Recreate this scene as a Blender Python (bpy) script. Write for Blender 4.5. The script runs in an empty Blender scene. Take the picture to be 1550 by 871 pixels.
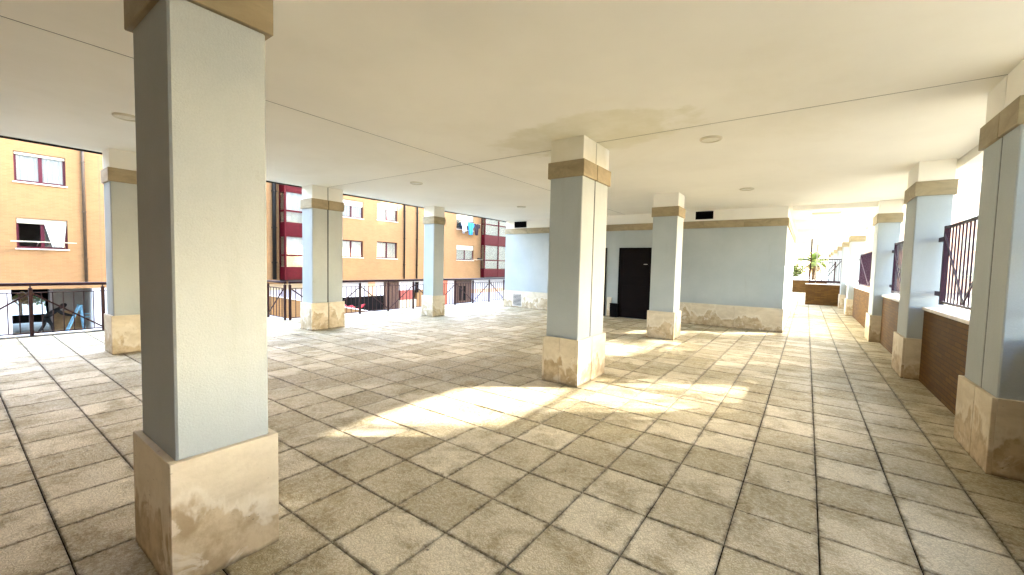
import bpy, bmesh, math, random
from mathutils import Vector, Matrix
random.seed(7)
R = math.radians
S = bpy.context.scene
COL = S.collection

# ------------------------------------------------------------------ camera, sky, sun, exposure
cam_d = bpy.data.cameras.new('camera'); cam = bpy.data.objects.new('camera', cam_d); COL.objects.link(cam)
cam_d.lens = 14.4236; cam_d.sensor_width = 36; cam_d.clip_start = .05; cam_d.clip_end = 2000
YAW, PITCH, ROLL = R(35.6236), R(-3.0775), R(1.3642)
CAM = Vector((1.9713, -1.1690, 1.4848))
_f = Vector((-math.sin(YAW)*math.cos(PITCH), math.cos(YAW)*math.cos(PITCH), math.sin(PITCH)))
_r = Vector((math.cos(YAW), math.sin(YAW), 0)); _u = _r.cross(_f)
_r2 = _r*math.cos(ROLL) + _u*math.sin(ROLL); _u2 = _u*math.cos(ROLL) - _r*math.sin(ROLL)
m = Matrix((_r2, _u2, -_f)).transposed().to_4x4(); m.translation = CAM
cam.matrix_world = m
S.camera = cam

SUN_AZ, SUN_EL = R(52), R(24.5)          # the sun stands to the right and far, low
w = bpy.data.worlds.new('World'); S.world = w; w.use_nodes = True
nt = w.node_tree; nt.nodes.clear()
sky = nt.nodes.new('ShaderNodeTexSky'); sky.sky_type = 'NISHITA'; sky.sun_disc = False
sky.sun_elevation = SUN_EL; sky.sun_rotation = SUN_AZ; sky.air_density = 1.0; sky.dust_density = 2.0; sky.ozone_density = 1.0
bg = nt.nodes.new('ShaderNodeBackground'); bg.inputs['Strength'].default_value = .15
wo = nt.nodes.new('ShaderNodeOutputWorld')
nt.links.new(sky.outputs[0], bg.inputs[0]); nt.links.new(bg.outputs[0], wo.inputs[0])
sd = bpy.data.lights.new('sun', 'SUN'); sd.energy = 2.0; sd.angle = R(.8); sd.color = (1, .93, .82)
sun = bpy.data.objects.new('sun', sd); COL.objects.link(sun)
sv = Vector((math.sin(SUN_AZ)*math.cos(SUN_EL), math.cos(SUN_AZ)*math.cos(SUN_EL), math.sin(SUN_EL)))
sun.rotation_euler = sv.to_track_quat('Z', 'Y').to_euler(); sun.location = (40, 40, 40)
vs = S.view_settings; vs.view_transform = 'Standard'; vs.look = 'None'; vs.gamma = 1; vs.use_curve_mapping = False
vs.exposure = 4.8
S.render.engine = 'CYCLES'
S.cycles.max_bounces = 10; S.cycles.diffuse_bounces = 6; S.cycles.glossy_bounces = 3; S.cycles.transparent_max_bounces = 12
S.cycles.use_denoising = True
S.render.resolution_x = 1024; S.render.resolution_y = 575

# ------------------------------------------------------------------ mesh helpers
class MB:
    """collects shapes in world coordinates; build() links them as one mesh object"""
    def __init__(s): s.v = []; s.f = []
    def quad(s, *p):
        n = len(s.v); s.v += [tuple(q) for q in p]; s.f.append(tuple(range(n, n+len(p)))); return s
    def box(s, x0, x1, y0, y1, z0, z1, c=0.0):
        n = len(s.v)
        if c <= 0:
            s.v += [(x, y, z) for z in (z0, z1) for x, y in ((x0, y0), (x1, y0), (x1, y1), (x0, y1))]
            s.f += [(n+3, n+2, n+1, n), (n+4, n+5, n+6, n+7)] + [(n+i, n+(i+1) % 4, n+4+(i+1) % 4, n+4+i) for i in range(4)]
        else:                                    # chamfered along all edges
            bm = bmesh.new(); bmesh.ops.create_cube(bm, size=1)
            for q in bm.verts: q.co = Vector(((x0+x1)/2+q.co.x*(x1-x0), (y0+y1)/2+q.co.y*(y1-y0), (z0+z1)/2+q.co.z*(z1-z0)))
            bmesh.ops.bevel(bm, geom=list(bm.edges), offset=c, segments=1, affect='EDGES')
            s.add_bm(bm)
        return s
    def add_bm(s, bm):
        n = len(s.v); bm.verts.index_update()
        s.v += [tuple(q.co) for q in bm.verts]; s.f += [tuple(n+q.index for q in fc.verts) for fc in bm.faces]; bm.free()
    def bar(s, a, b, r, seg=8, r2=None, cap=True):
        a, b = Vector(a), Vector(b); d = (b-a).normalized(); q = d.to_track_quat('Z', 'Y'); r2 = r if r2 is None else r2
        n = len(s.v)
        for (c, rr) in ((a, r), (b, r2)):
            for i in range(seg):
                t = 2*math.pi*(i+.5)/seg; s.v.append(tuple(c + q @ Vector((rr*math.cos(t), rr*math.sin(t), 0))))
        for i in range(seg): s.f.append((n+i, n+(i+1) % seg, n+seg+(i+1) % seg, n+seg+i))
        if cap: s.f += [tuple(range(n+seg-1, n-1, -1)), tuple(range(n+seg, n+2*seg))]
        return s
    def flat(s, a, b, wdir, w_, t_):
        """a bar of rectangular section from a to b, w_ wide along wdir, t_ thick"""
        a, b = Vector(a), Vector(b); d = (b-a).normalized(); wd = Vector(wdir); wd = (wd-d*wd.dot(d)).normalized(); td = d.cross(wd)
        n = len(s.v)
        for c in (a, b):
            for i, j in ((-1, -1), (1, -1), (1, 1), (-1, 1)): s.v.append(tuple(c+wd*(i*w_/2)+td*(j*t_/2)))
        s.f += [(n+3, n+2, n+1, n), (n+4, n+5, n+6, n+7)] + [(n+i, n+(i+1) % 4, n+4+(i+1) % 4, n+4+i) for i in range(4)]
        return s
    def mesh(s, name, mat, org=(0, 0, 0), smooth=False):
        me = bpy.data.meshes.new(name)
        me.from_pydata([(x-org[0], y-org[1], z-org[2]) for x, y, z in s.v], [], s.f)
        me.materials.append(mat)
        if smooth: me.polygons.foreach_set('use_smooth', [True]*len(me.polygons))
        me.update(); return me
    def build(s, name, mat, parent=None, smooth=False):
        org = worg(parent)
        o = bpy.data.objects.new(name, s.mesh(name, mat, org, smooth)); COL.objects.link(o); o.parent = parent
        return o
ORG = {}
def worg(o):
    while o is not None:
        if o.name in ORG: return ORG[o.name]
        o = o.parent
    return (0, 0, 0)
def thing(name, label, cat, loc, group=None):
    o = bpy.data.objects.new(name, None); COL.objects.link(o); o.location = loc; o.empty_display_size = .2
    ORG[o.name] = tuple(loc); return tag(o, label, cat, group)
def tag(o, label, cat, group=None):
    o['label'] = label; o['category'] = cat
    if group: o['group'] = group
    return o
def struct(o): o['kind'] = 'structure'; return o
def part(name, mat, parent, *boxes, c=0.0):
    b = MB()
    for q in boxes: b.box(*q, c=c)
    return b.build(name, mat, parent)
def inst(name, me, parent, loc, rot=(0, 0, 0)):
    o = bpy.data.objects.new(name, me); COL.objects.link(o); o.parent = parent; g = worg(parent)
    o.location = (loc[0]-g[0], loc[1]-g[1], loc[2]-g[2]); o.rotation_euler = rot; return o

# ------------------------------------------------------------------ materials
class NT:
    def __init__(s, name):
        s.m = bpy.data.materials.new(name); s.m.use_nodes = True; s.t = s.m.node_tree; s.t.nodes.clear()
        s.out = s.t.nodes.new('ShaderNodeOutputMaterial'); s.b = s.t.nodes.new('ShaderNodeBsdfPrincipled')
        s.t.links.new(s.b.outputs[0], s.out.inputs[0])
    def n(s, k, **kw):
        q = s.t.nodes.new('ShaderNode'+k)
        for a, v in kw.items(): setattr(q, a, v)
        return q
    def l(s, a, b): s.t.links.new(a, b)
    def inp(s, sock, v):
        if hasattr(v, 'links'): s.l(v, sock)
        else: sock.default_value = v
    def math(s, op, a, b=0.0, c=None, clamp=False):
        q = s.n('Math', operation=op, use_clamp=clamp); s.inp(q.inputs[0], a); s.inp(q.inputs[1], b)
        if c is not None: s.inp(q.inputs[2], c)
        return q.outputs[0]
    def pos(s): return s.n('NewGeometry').outputs['Position']
    def noise(s, vec, scale, detail=4, rough=.6, dist=0.0):
        q = s.n('TexNoise'); s.l(vec, q.inputs['Vector']); q.inputs['Scale'].default_value = scale
        q.inputs['Detail'].default_value = detail; q.inputs['Roughness'].default_value = rough; q.inputs['Distortion'].default_value = dist
        return q.outputs['Fac']
    def ramp(s, fac, a, b, lo=0.0, hi=1.0):
        q = s.n('MapRange', interpolation_type='SMOOTHSTEP'); s.inp(q.inputs[0], fac)
        q.inputs[1].default_value = a; q.inputs[2].default_value = b; q.inputs[3].default_value = lo; q.inputs[4].default_value = hi
        return q.outputs[0]
    def mix(s, fac, a, b, blend='MIX'):
        q = s.n('Mix', data_type='RGBA', blend_type=blend); s.inp(q.inputs[0], fac)
        for sock, v in ((q.inputs[6], a), (q.inputs[7], b)):
            if hasattr(v, 'links'): s.l(v, sock)
            else: sock.default_value = (*v, 1)
        return q.outputs[2]
    def vmul(s, vec, v):
        q = s.n('VectorMath', operation='MULTIPLY'); s.l(vec, q.inputs[0]); q.inputs[1].default_value = v; return q.outputs[0]
    def bump(s, h, strength, dist):
        q = s.n('Bump'); q.inputs['Strength'].default_value = strength; q.inputs['Distance'].default_value = dist
        s.l(h, q.inputs['Height']); s.l(q.outputs[0], s.b.inputs['Normal'])
    def done(s, col, rough=.8, metal=0.0, spec=.5):
        s.inp(s.b.inputs['Base Color'], col if hasattr(col, 'links') else (*col, 1))
        s.inp(s.b.inputs['Roughness'], rough); s.b.inputs['Metallic'].default_value = metal; s.b.inputs['Specular IOR Level'].default_value = spec
        return s.m
def simple(name, col, rough=.7, metal=0.0, var=.12, scale=6, bump=0.0, spec=.5):
    n = NT(name); p = n.pos(); f = n.noise(p, scale, 5)
    c = n.mix(n.ramp(f, .3, .7), tuple(q*(1-var) for q in col), tuple(min(1, q*(1+var)) for q in col))
    if bump: n.bump(n.noise(p, scale*14, 3), bump, .004)
    return n.done(c, rough, metal, spec)

def m_paint():
    n = NT('pale_blue_paint'); p = n.pos()
    a = n.noise(p, 1.3, 5, .6); b = n.noise(n.vmul(p, (3, 3, .5)), 1.6, 5, .65)
    c = n.mix(n.ramp(a, .3, .7), (.36, .405, .422), (.405, .447, .46))
    c = n.mix(n.ramp(b, .56, .8, 0, .35), c, (.30, .32, .30))
    c = n.mix(n.ramp(n.noise(p, 130, 3, .7), .35, .65, 0, .22), c, (.30, .335, .34))
    c = n.mix(n.ramp(n.noise(p, 5, 7, .75), .64, .70, 0, .3), c, (.27, .27, .24))
    n.bump(n.math('ADD', n.noise(p, 120, 4, .7), n.noise(p, 14, 3)), .5, .004)
    return n.done(c, .75, 0, .3)
def m_ceiling():
    n = NT('cream_ceiling_paint'); p = n.pos()
    a = n.noise(p, .7, 5, .6)
    c = n.mix(n.ramp(a, .3, .7), (.80, .785, .72), (.85, .835, .77))
    # damp stain beside the jointed pillar, with an uneven outline
    sx = n.n('SeparateXYZ'); n.l(p, sx.inputs[0])
    dx = n.math('DIVIDE', n.math('SUBTRACT', sx.outputs[0], -.25), 1.25); dy = n.math('DIVIDE', n.math('SUBTRACT', sx.outputs[1], 3.45), .72)
    d = n.math('SQRT', n.math('ADD', n.math('MULTIPLY', dx, dx), n.math('MULTIPLY', dy, dy)))
    d = n.math('ADD', d, n.math('MULTIPLY', n.math('SUBTRACT', n.noise(p, 1.8, 5, .6), .5), 1.5))
    st = n.math('MULTIPLY', n.ramp(d, 1.0, .75), n.ramp(n.noise(p, 2.6, 4), .3, .7, .35, .75))
    c = n.mix(n.ramp(n.noise(p, .35, 6, .65, .6), .5, .75, 0, .3), c, (.66, .62, .50))
    c = n.mix(st, c, (.66, .635, .49))
    n.bump(n.noise(p, 90, 4, .7), .18, .003)
    return n.done(c, .85, 0, .25)
def m_stone(name, lo, hi, stain):
    n = NT(name); p = n.pos(); sx = n.n('SeparateXYZ'); n.l(p, sx.inputs[0]); z = sx.outputs[2]
    oi = n.n('ObjectInfo'); off = n.n('VectorMath', operation='ADD'); n.l(p, off.inputs[0])
    cv = n.n('CombineXYZ'); n.l(n.math('MULTIPLY', oi.outputs['Random'], 37.0), cv.inputs[0]); n.l(n.math('MULTIPLY', oi.outputs['Random'], 91.0), cv.inputs[1]); n.l(cv.outputs[0], off.inputs[1])
    q = off.outputs[0]
    a = n.noise(n.vmul(q, (1, 1, 2.2)), 2.6, 6, .62, .8); b = n.noise(q, 16, 5, .6)
    c = n.mix(n.ramp(a, .28, .72), lo, hi)
    c = n.mix(n.ramp(b, .5, .8, 0, .3), c, tuple(x*.72 for x in lo))
    if stain:
        hgt = n.math('MULTIPLY_ADD', n.noise(n.vmul(q, (1, 1, .55)), 3.4, 5, .55, .4), 1.25, -.33)     # how far the rising damp reaches
        d = n.math('SUBTRACT', hgt, z)
        damp = n.ramp(d, -.02, .07); crust = n.math('MULTIPLY', n.ramp(d, -.08, 0), n.ramp(d, .06, .0))
        br = n.mix(n.ramp(n.noise(q, 7, 6, .65), .35, .65), (.30, .205, .095), (.56, .45, .29))
        br = n.mix(n.ramp(n.noise(q, 5.3, 6, .6, 1.0), .56, .66, 0, .8), br, (.70, .64, .53))
        c = n.mix(n.math('MULTIPLY', damp, .75), c, br); c = n.mix(n.math('MULTIPLY', crust, .5), c, (.74, .69, .58))
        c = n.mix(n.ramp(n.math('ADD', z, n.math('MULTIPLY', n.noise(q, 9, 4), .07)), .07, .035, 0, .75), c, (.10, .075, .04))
    v = n.n('TexVoronoi'); n.l(n.vmul(q, (1, 1, 2.4)), v.inputs['Vector']); v.inputs['Scale'].default_value = 26
    pit = n.math('MULTIPLY', n.ramp(v.outputs['Distance'], .17, .08), n.ramp(n.noise(q, 5, 3), .56, .66))
    c = n.mix(pit, c, (.13, .095, .05))
    n.bump(n.math('SUBTRACT', n.noise(q, 45, 5, .65), n.math('MULTIPLY', pit, .8)), .25, .005)
    return n.done(c, .6, 0, .4)
T = .42
def m_tile():
    n = NT('washed_concrete_tile'); p = n.pos(); sx = n.n('SeparateXYZ'); n.l(p, sx.inputs[0])
    ux = n.math('DIVIDE', sx.outputs[0], T); uy = n.math('DIVIDE', sx.outputs[1], T)
    cv = n.n('CombineXYZ'); n.l(n.math('FLOOR', ux), cv.inputs[0]); n.l(n.math('FLOOR', uy), cv.inputs[1])
    wn = n.n('TexWhiteNoise', noise_dimensions='2D'); n.l(cv.outputs[0], wn.inputs[0]); rnd = wn.outputs['Value']
    def edge(u): return n.math('SUBTRACT', .5, n.math('ABSOLUTE', n.math('SUBTRACT', n.math('FRACT', u), .5)))
    e = n.math('MINIMUM', edge(ux), edge(uy))                        # distance to the joint, in tiles
    big = n.noise(p, .55, 5, .6); mid = n.noise(p, 3.2, 6, .65, .4); fine = n.noise(p, 34, 5, .7)
    c = n.mix(n.ramp(rnd, 0, 1), (.36, .30, .165), (.71, .635, .455))
    c = n.mix(n.ramp(mid, .43, .68, 0, .85), c, (.23, .175, .07))
    c = n.mix(n.ramp(big, .47, .66, 0, .6), c, (.19, .155, .075))
    c = n.mix(n.ramp(n.noise(p, 1.5, 6, .7, .7), .54, .70, 0, .7), c, (.62, .575, .455))      # scuffed pale patches
    # darker brown band with an uneven outline across the middle of the floor
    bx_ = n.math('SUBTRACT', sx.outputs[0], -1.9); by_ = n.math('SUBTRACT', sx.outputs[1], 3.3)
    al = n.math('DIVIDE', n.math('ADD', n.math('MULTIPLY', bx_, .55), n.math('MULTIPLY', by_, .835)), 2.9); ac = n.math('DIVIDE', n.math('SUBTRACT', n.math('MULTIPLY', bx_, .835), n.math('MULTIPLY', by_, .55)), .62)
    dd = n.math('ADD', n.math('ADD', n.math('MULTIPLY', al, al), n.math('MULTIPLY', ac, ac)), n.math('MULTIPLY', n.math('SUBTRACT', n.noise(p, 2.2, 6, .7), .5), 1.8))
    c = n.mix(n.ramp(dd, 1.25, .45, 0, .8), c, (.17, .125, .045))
    er = n.math('ADD', e, n.math('MULTIPLY', n.math('SUBTRACT', n.noise(p, 9, 5, .65), .5), .26))
    c = n.mix(n.ramp(er, .075, -.015, 0, .9), c, (.085, .06, .02))
    # worm-like rubbed surface
    wv = n.n('TexVoronoi', feature='DISTANCE_TO_EDGE'); wv.inputs['Scale'].default_value = 62
    dq = n.n('VectorMath', operation='ADD'); n.l(p, dq.inputs[0])
    nz = n.n('TexNoise'); n.l(p, nz.inputs['Vector']); nz.inputs['Scale'].default_value = 24
    n.l(n.vmul(nz.outputs['Color'], (.07, .07, 0)), dq.inputs[1]); n.l(dq.outputs[0], wv.inputs['Vector'])
    worm = n.ramp(wv.outputs['Distance'], 0, .25)
    c = n.mix(n.math('MULTIPLY', n.ramp(fine, .38, .62), .38), c, (.72, .665, .51))
    c = n.mix(n.math('MULTIPLY', n.ramp(worm, .5, .0), .4), c, (.20, .15, .065))
    sp = n.n('TexVoronoi'); n.l(p, sp.inputs['Vector']); sp.inputs['Scale'].default_value = 4.3
    c = n.mix(n.ramp(sp.outputs['Distance'], .045, .03, 0, .8), c, (.035, .025, .015))   # trodden gum and droppings
    n.bump(n.math('ADD', n.math('MULTIPLY', worm, .35), n.math('ADD', fine, n.math('MULTIPLY', mid, .6))), .8, .008)
    return n.done(c, n.ramp(mid, .3, .7, .5, .72), 0, .45)
def m_brick(name, c1, c2, mortar, bw=.24, bh=.062, ms=.008, var=.35, bump=.4):
    n = NT(name); p = n.pos(); sx = n.n('SeparateXYZ'); n.l(p, sx.inputs[0])
    cv = n.n('CombineXYZ'); n.l(n.math('ADD', sx.outputs[0], sx.outputs[1]), cv.inputs[0]); n.l(sx.outputs[2], cv.inputs[1])
    b = n.n('TexBrick'); n.l(cv.outputs[0], b.inputs['Vector']); b.inputs['Scale'].default_value = 1
    b.inputs['Brick Width'].default_value = bw; b.inputs['Row Height'].default_value = bh; b.inputs['Mortar Size'].default_value = ms
    b.inputs['Color1'].default_value = (*c1, 1); b.inputs['Color2'].default_value = (*c2, 1); b.inputs['Mortar'].default_value = (*mortar, 1); b.inputs['Bias'].default_value = 0
    c = n.mix(n.ramp(n.noise(p, .5, 5), .35, .7, 0, var), b.outputs['Color'], tuple(x*.7 for x in c1))
    c = n.mix(n.ramp(n.noise(n.vmul(p, (1, 1, .35)), 1.7, 5), .5, .8, 0, var), c, tuple(min(1, x*1.35) for x in c2))
    n.bump(n.math('SUBTRACT', n.noise(p, 60, 3), b.outputs['Fac']), bump, .006)
    return n.done(c, .8, 0, .3)
def m_glass():
    n = NT('window_glass'); g = n.n('BsdfGlossy'); g.inputs['Roughness'].default_value = .1
    t = n.n('BsdfTransparent'); t.inputs['Color'].default_value = (.95, .97, .97, 1); mx = n.n('MixShader'); fr = n.n('Fresnel'); fr.inputs['IOR'].default_value = 1.6
    n.l(n.math('MULTIPLY_ADD', fr.outputs[0], .7, .03), mx.inputs[0]); n.l(t.outputs[0], mx.inputs[1]); n.l(g.outputs[0], mx.inputs[2]); n.l(mx.outputs[0], n.out.inputs[0])
    return n.m
def m_leaf(name, a, b):
    n = NT(name); oi = n.n('NewGeometry'); r = oi.outputs['Random Per Island']
    c = n.mix(r, a, b); t = n.n('BsdfTranslucent'); n.l(c, t.inputs['Color']); ms = n.n('MixShader'); ms.inputs[0].default_value = .3
    n.done(c, .5, 0, .4); n.l(n.b.outputs[0], ms.inputs[1]); n.l(t.outputs[0], ms.inputs[2]); n.l(ms.outputs[0], n.out.inputs[0])
    return n.m
PAINT = m_paint(); CEIL = m_ceiling()
BAND = m_stone('tan_limestone', (.24, .195, .115), (.35, .29, .18), False)
PLINTH = m_stone('cream_limestone', (.53, .46, .335), (.67, .60, .465), True)
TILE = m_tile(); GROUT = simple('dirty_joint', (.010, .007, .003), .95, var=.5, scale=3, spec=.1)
PBRICK = m_brick('brown_parapet_brick', (.085, .036, .003), (.145, .07, .008), (.055, .028, .008), bw=.24, bh=.055, ms=.006)
FBRICK = m_brick('yellow_facade_brick', (.225, .118, .046), (.26, .14, .055), (.25, .145, .065), bump=.15, var=.22)
PINKB = m_brick('pink_facade_brick', (.50, .30, .20), (.55, .34, .23), (.5, .36, .28))
COPING = simple('white_coping', (.74, .72, .68), .6, var=.1)
RAILM = simple('dark_red_rail_paint', (.022, .003, .004), .5, var=.3, scale=20, spec=.25)
GRILM = simple('purple_brown_grille_paint', (.022, .002, .013), .5, var=.25, scale=20, spec=.25)
WFRAME = simple('wine_red_frame', (.055, .002, .010), .4, var=.15, spec=.3)
BAYRED = simple('wine_red_panel', (.055, .0008, .004), .5, var=.15, spec=.12)
GLASS = m_glass()
CURT = simple('white_curtain', (.46, .45, .41), .9, var=.08, scale=3)
SHUT = simple('cream_shutter', (.44, .40, .29), .6, var=.06)
SILL = simple('pale_sill', (.62, .56, .47), .7)
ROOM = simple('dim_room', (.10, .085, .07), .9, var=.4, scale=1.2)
BLACK = simple('black_metal', (.0025, .002, .0025), .7, var=.2, spec=.08)
DOOR = simple('dark_maroon_door', (.0032, .0008, .001), .6, var=.3, spec=.1)
CHROME = simple('brushed_steel', (.6, .55, .5), .3, 1.0)
BROWN = simple('brown_pipe', (.05, .027, .010), .5, var=.25)
DKPIPE = simple('dark_pipe', (.008, .006, .004), .6, spec=.2)
WHITE = simple('white_render', (.46, .45, .47), .8, var=.06, scale=2, bump=.2)
CREAMR = simple('cream_render', (.52, .43, .29), .8, var=.08, scale=2)
PEACH = simple('peach_render', (.62, .36, .22), .8, var=.08, scale=2)
LILAC = simple('lilac_render', (.45, .435, .53), .8, var=.06, scale=2)
GREYW = simple('grey_render', (.34, .33, .30), .85, var=.15, scale=1.5)
TANST = simple('tan_stone', (.36, .25, .13), .85, var=.3, scale=3)
GATE = simple('brown_gate_paint', (.065, .028, .018), .5, var=.25, scale=9)
YARD = simple('courtyard_paving', (.36, .33, .28), .9, var=.15, scale=1.2)
EARTH = simple('outer_ground', (.17, .16, .12), .95, var=.25, scale=.2)
BLUEP = simple('light_blue_paint', (.22, .50, .72), .45)
LAMPW = simple('lamp_rim', (.62, .58, .46), .5, var=.05)
LAMPD = simple('lamp_diffuser', (.72, .70, .60), .4, var=.04)
BAT = simple('fixture_diffuser', (.58, .54, .44), .5, var=.08)
JOINT = simple('joint_filler', (.004, .003, .002), .95, spec=0.05)
BARK = simple('bark', (.16, .11, .07), .9, var=.35, scale=8, bump=.6)
LEAF1 = m_leaf('green_leaf', (.045, .085, .02), (.12, .16, .04)); LEAF2 = m_leaf('yellow_green_leaf', (.10, .15, .03), (.22, .22, .06))
DARKL = m_leaf('dark_leaf', (.02, .04, .012), (.06, .085, .03)); PALML = m_leaf('palm_leaf', (.045, .09, .018), (.10, .14, .03)); DRYL = m_leaf('dry_palm_leaf', (.16, .10, .04), (.24, .16, .07))

# ------------------------------------------------------------------ ground, floor
H = 3.07
PY0, PY1 = -2.0, 38.0                       # ends of the arcade
YARDZ = -2.3
g = MB(); g.quad((-900, -900, YARDZ-.02), (900, -900, YARDZ-.02), (900, 900, YARDZ-.02), (-900, 900, YARDZ-.02))
struct(g.build('ground', EARTH))
g = MB(); g.box(-40, -9.6, -30, 60, YARDZ-.3, YARDZ); struct(g.build('courtyard', YARD))
EDGE1, EDGE2, JOG = -9.52, -8.48, 3.87
g = MB(); g.box(EDGE1, 3.60, PY0-1, JOG, YARDZ, -.012); g.box(EDGE2, 3.60, JOG, PY1+1, YARDZ, -.012)
floor = struct(g.build('arcade_floor', GROUT))
g = MB(); g.box(3.62, 60, -30, 90, YARDZ-.3, -.25); struct(g.build('garden_ground', EARTH))

def tile_shape(b, x0, x1, y0, y1, z, c=.0045, tilt=(0, 0)):
    def P(x, y, zz): return (x, y, zz+(x-(x0+x1)/2)*tilt[0]+(y-(y0+y1)/2)*tilt[1])
    o = [P(x0, y0, z-c), P(x1, y0, z-c), P(x1, y1, z-c), P(x0, y1, z-c)]; i = [P(x0+c, y0+c, z), P(x1-c, y0+c, z), P(x1-c, y1-c, z), P(x0+c, y1-c, z)]
    d = [(q[0], q[1], z-.03) for q in o]; n = len(b.v); b.v += d+o+i
    b.f += [(n+8, n+9, n+10, n+11)]
    for k in range(4):
        l = (k+1) % 4; b.f += [(n+k, n+l, n+4+l, n+4+k), (n+4+k, n+4+l, n+8+l, n+8+k)]
GAP = .0034
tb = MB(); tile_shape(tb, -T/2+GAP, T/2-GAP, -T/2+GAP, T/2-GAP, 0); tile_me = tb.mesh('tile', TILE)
cand = []
inv = cam.matrix_world.inverted(); fx = 14.4236/36*1024
for i in range(-23, 8):
    for j in range(-9, 91):
        x, y = (i+.5)*T, (j+.5)*T
        if x-T/2 < (EDGE1 if y < JOG else EDGE2): continue
        if y > 11 and -6.7 < x < 1.2 and y < 18: continue
        if y > 22 and x < -3: continue
        q = inv @ Vector((x, y, 0)); vis = False
        if q.z < -.2:
            px, py = fx*q.x/-q.z, fx*q.y/-q.z
            vis = abs(px) < 512+60 and -py < 288+60
        hid = (-.82 < x < -.2 and (-.6 < y < -.17 or 3.4 < y < 4.2 or 7.8 < y < 8.3))
        behind = vis and -415 < px < -230 and y > -.2       # hidden by the nearest pillar
        cand.append(((q.length if vis and not hid and not behind else 999), x, y))
cand.sort(key=lambda q: q[0]); rest = MB()
for k, (d, x, y) in enumerate(cand):
    tl = (random.uniform(-.0045, .0045), random.uniform(-.0045, .0045)); dz = random.uniform(-.0012, .0012)
    if k < 300 and d < 900:
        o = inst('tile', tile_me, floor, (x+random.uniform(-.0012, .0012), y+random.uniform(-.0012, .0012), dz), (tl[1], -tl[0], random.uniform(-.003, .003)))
    else:
        jx, jy = random.uniform(-.001, .001), random.uniform(-.001, .001)
        tile_shape(rest, x-T/2+GAP+jx, x+T/2-GAP+jx, y-T/2+GAP+jy, y+T/2-GAP+jy, dz, tilt=tl)
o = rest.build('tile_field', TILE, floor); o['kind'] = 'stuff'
g = MB(); g.box(EDGE1-.06, EDGE1+.06, PY0-1, JOG+.06, -.25, .012, c=.01); g.box(EDGE1+.061, EDGE2+.06, JOG-.06, JOG+.06, -.25, .012, c=.01); g.box(EDGE2-.06, EDGE2+.06, JOG+.061, PY1, -.25, .012, c=.01)
g.build('edge_kerb', COPING, floor)

# ------------------------------------------------------------------ ceiling and what stands on it
CE0, CE1 = -6.95, 3.58
g = MB(); g.box(CE0, 3.85, -24, 18.4, H+.06, 16.3); g.box(.55, 3.85, 18.4, PY1, H+.06, 21.5); g.box(EDGE1, 3.3, -24, PY0-.32, -.3, H+.05); g.box(EDGE1, CE0-.002, -24, PY0-.32, H+.06, 16.3)  # unseen storeys; heights and rear wing shaped for the shade they cast
upper = struct(g.build('upper_storeys', CEIL))
ceil = struct(MB().box(CE0+.02, CE1-.02, PY0, 18.38, H+.003, H+.055).box(.57, CE1-.02, 18.39, PY1-.02, H+.003, H+.055).build('ceiling', JOINT))
xs = [CE0, -2.5, CE1]; ys = [PY0, 3.76, 10.37, 18.4]
gp = .009
for a in range(2):
    for b in range(3): part('ceiling_panel', CEIL, ceil, (xs[a]+gp, xs[a+1]-gp, ys[b]+gp, ys[b+1]-gp, H, H+.05))
ys2 = [18.4, 24.9, 31.8, PY1]
for b in range(3): part('ceiling_panel', CEIL, ceil, (.56, CE1-gp, ys2[b]+gp, ys2[b+1]-gp, H, H+.05))
part('drip_edge', DKPIPE, ceil, (CE0-.03, CE0-.002, PY0, 18.4, H-.025, H+.2))
part('edge_beam', CEIL, ceil, (CE1, 3.80, PY0, PY1, H-.115, H+.24))
for y in (11.0, 14.2, 17.55, 21.2, 24.8, 28.5, 31.8): part('ceiling_beam', CEIL, ceil, (1.62 if y < 18 else .6, CE1-.003, y-.16, y+.16, H-.10, H+.004))

def lamp(x, y, label):
    t = thing('ceiling_lamp', label, 'ceiling lamp', (x, y, H), 'round ceiling lamps')
    b = MB(); n = 28
    prof = [(.125, 0), (.125, -.012), (.115, -.022), (.10, -.022), (.098, -.012)]
    for k in range(n):
        t0, t1 = 2*math.pi*k/n, 2*math.pi*(k+1)/n
        for (r0, z0), (r1, z1) in zip(prof, prof[1:]): b.quad(*[(x+r*math.cos(q), y+r*math.sin(q), H+z) for r, z, q in ((r0, z0, t0), (r0, z0, t1), (r1, z1, t1), (r1, z1, t0))])
    b.build('lamp_rim', LAMPW, t, True)
    b = MB(); b.quad(*[(x+.099*math.cos(2*math.pi*k/n), y+.099*math.sin(2*math.pi*k/n), H-.012) for k in range(n-1, -1, -1)]); b.build('diffuser', LAMPD, t)
lamp(.95, 4.3, 'round flush ceiling lamp beside the dark joint near the jointed middle pillar')
lamp(.95, 7.95, 'round flush ceiling lamp near the black vent above the blank wall')
lamp(-4.38, 4.37, 'round flush ceiling lamp between the jointed pillars, street side of the ceiling')
lamp(-4.35, 8.0, 'round flush ceiling lamp in front of the louvred wall')
lamp(-4.39, .12, 'round flush ceiling lamp behind the big pillar')
t = thing('batten_light', 'rectangular flush light on the ceiling of the narrow passage', 'ceiling light', (2.3, 12.5, H))
part('housing', LAMPW, t, (2.0, 2.62, 12.36, 12.64, H-.035, H+.002), c=.006); part('diffuser', BAT, t, (2.03, 2.59, 12.39, 12.61, H-.045, H-.03), c=.004)

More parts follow.
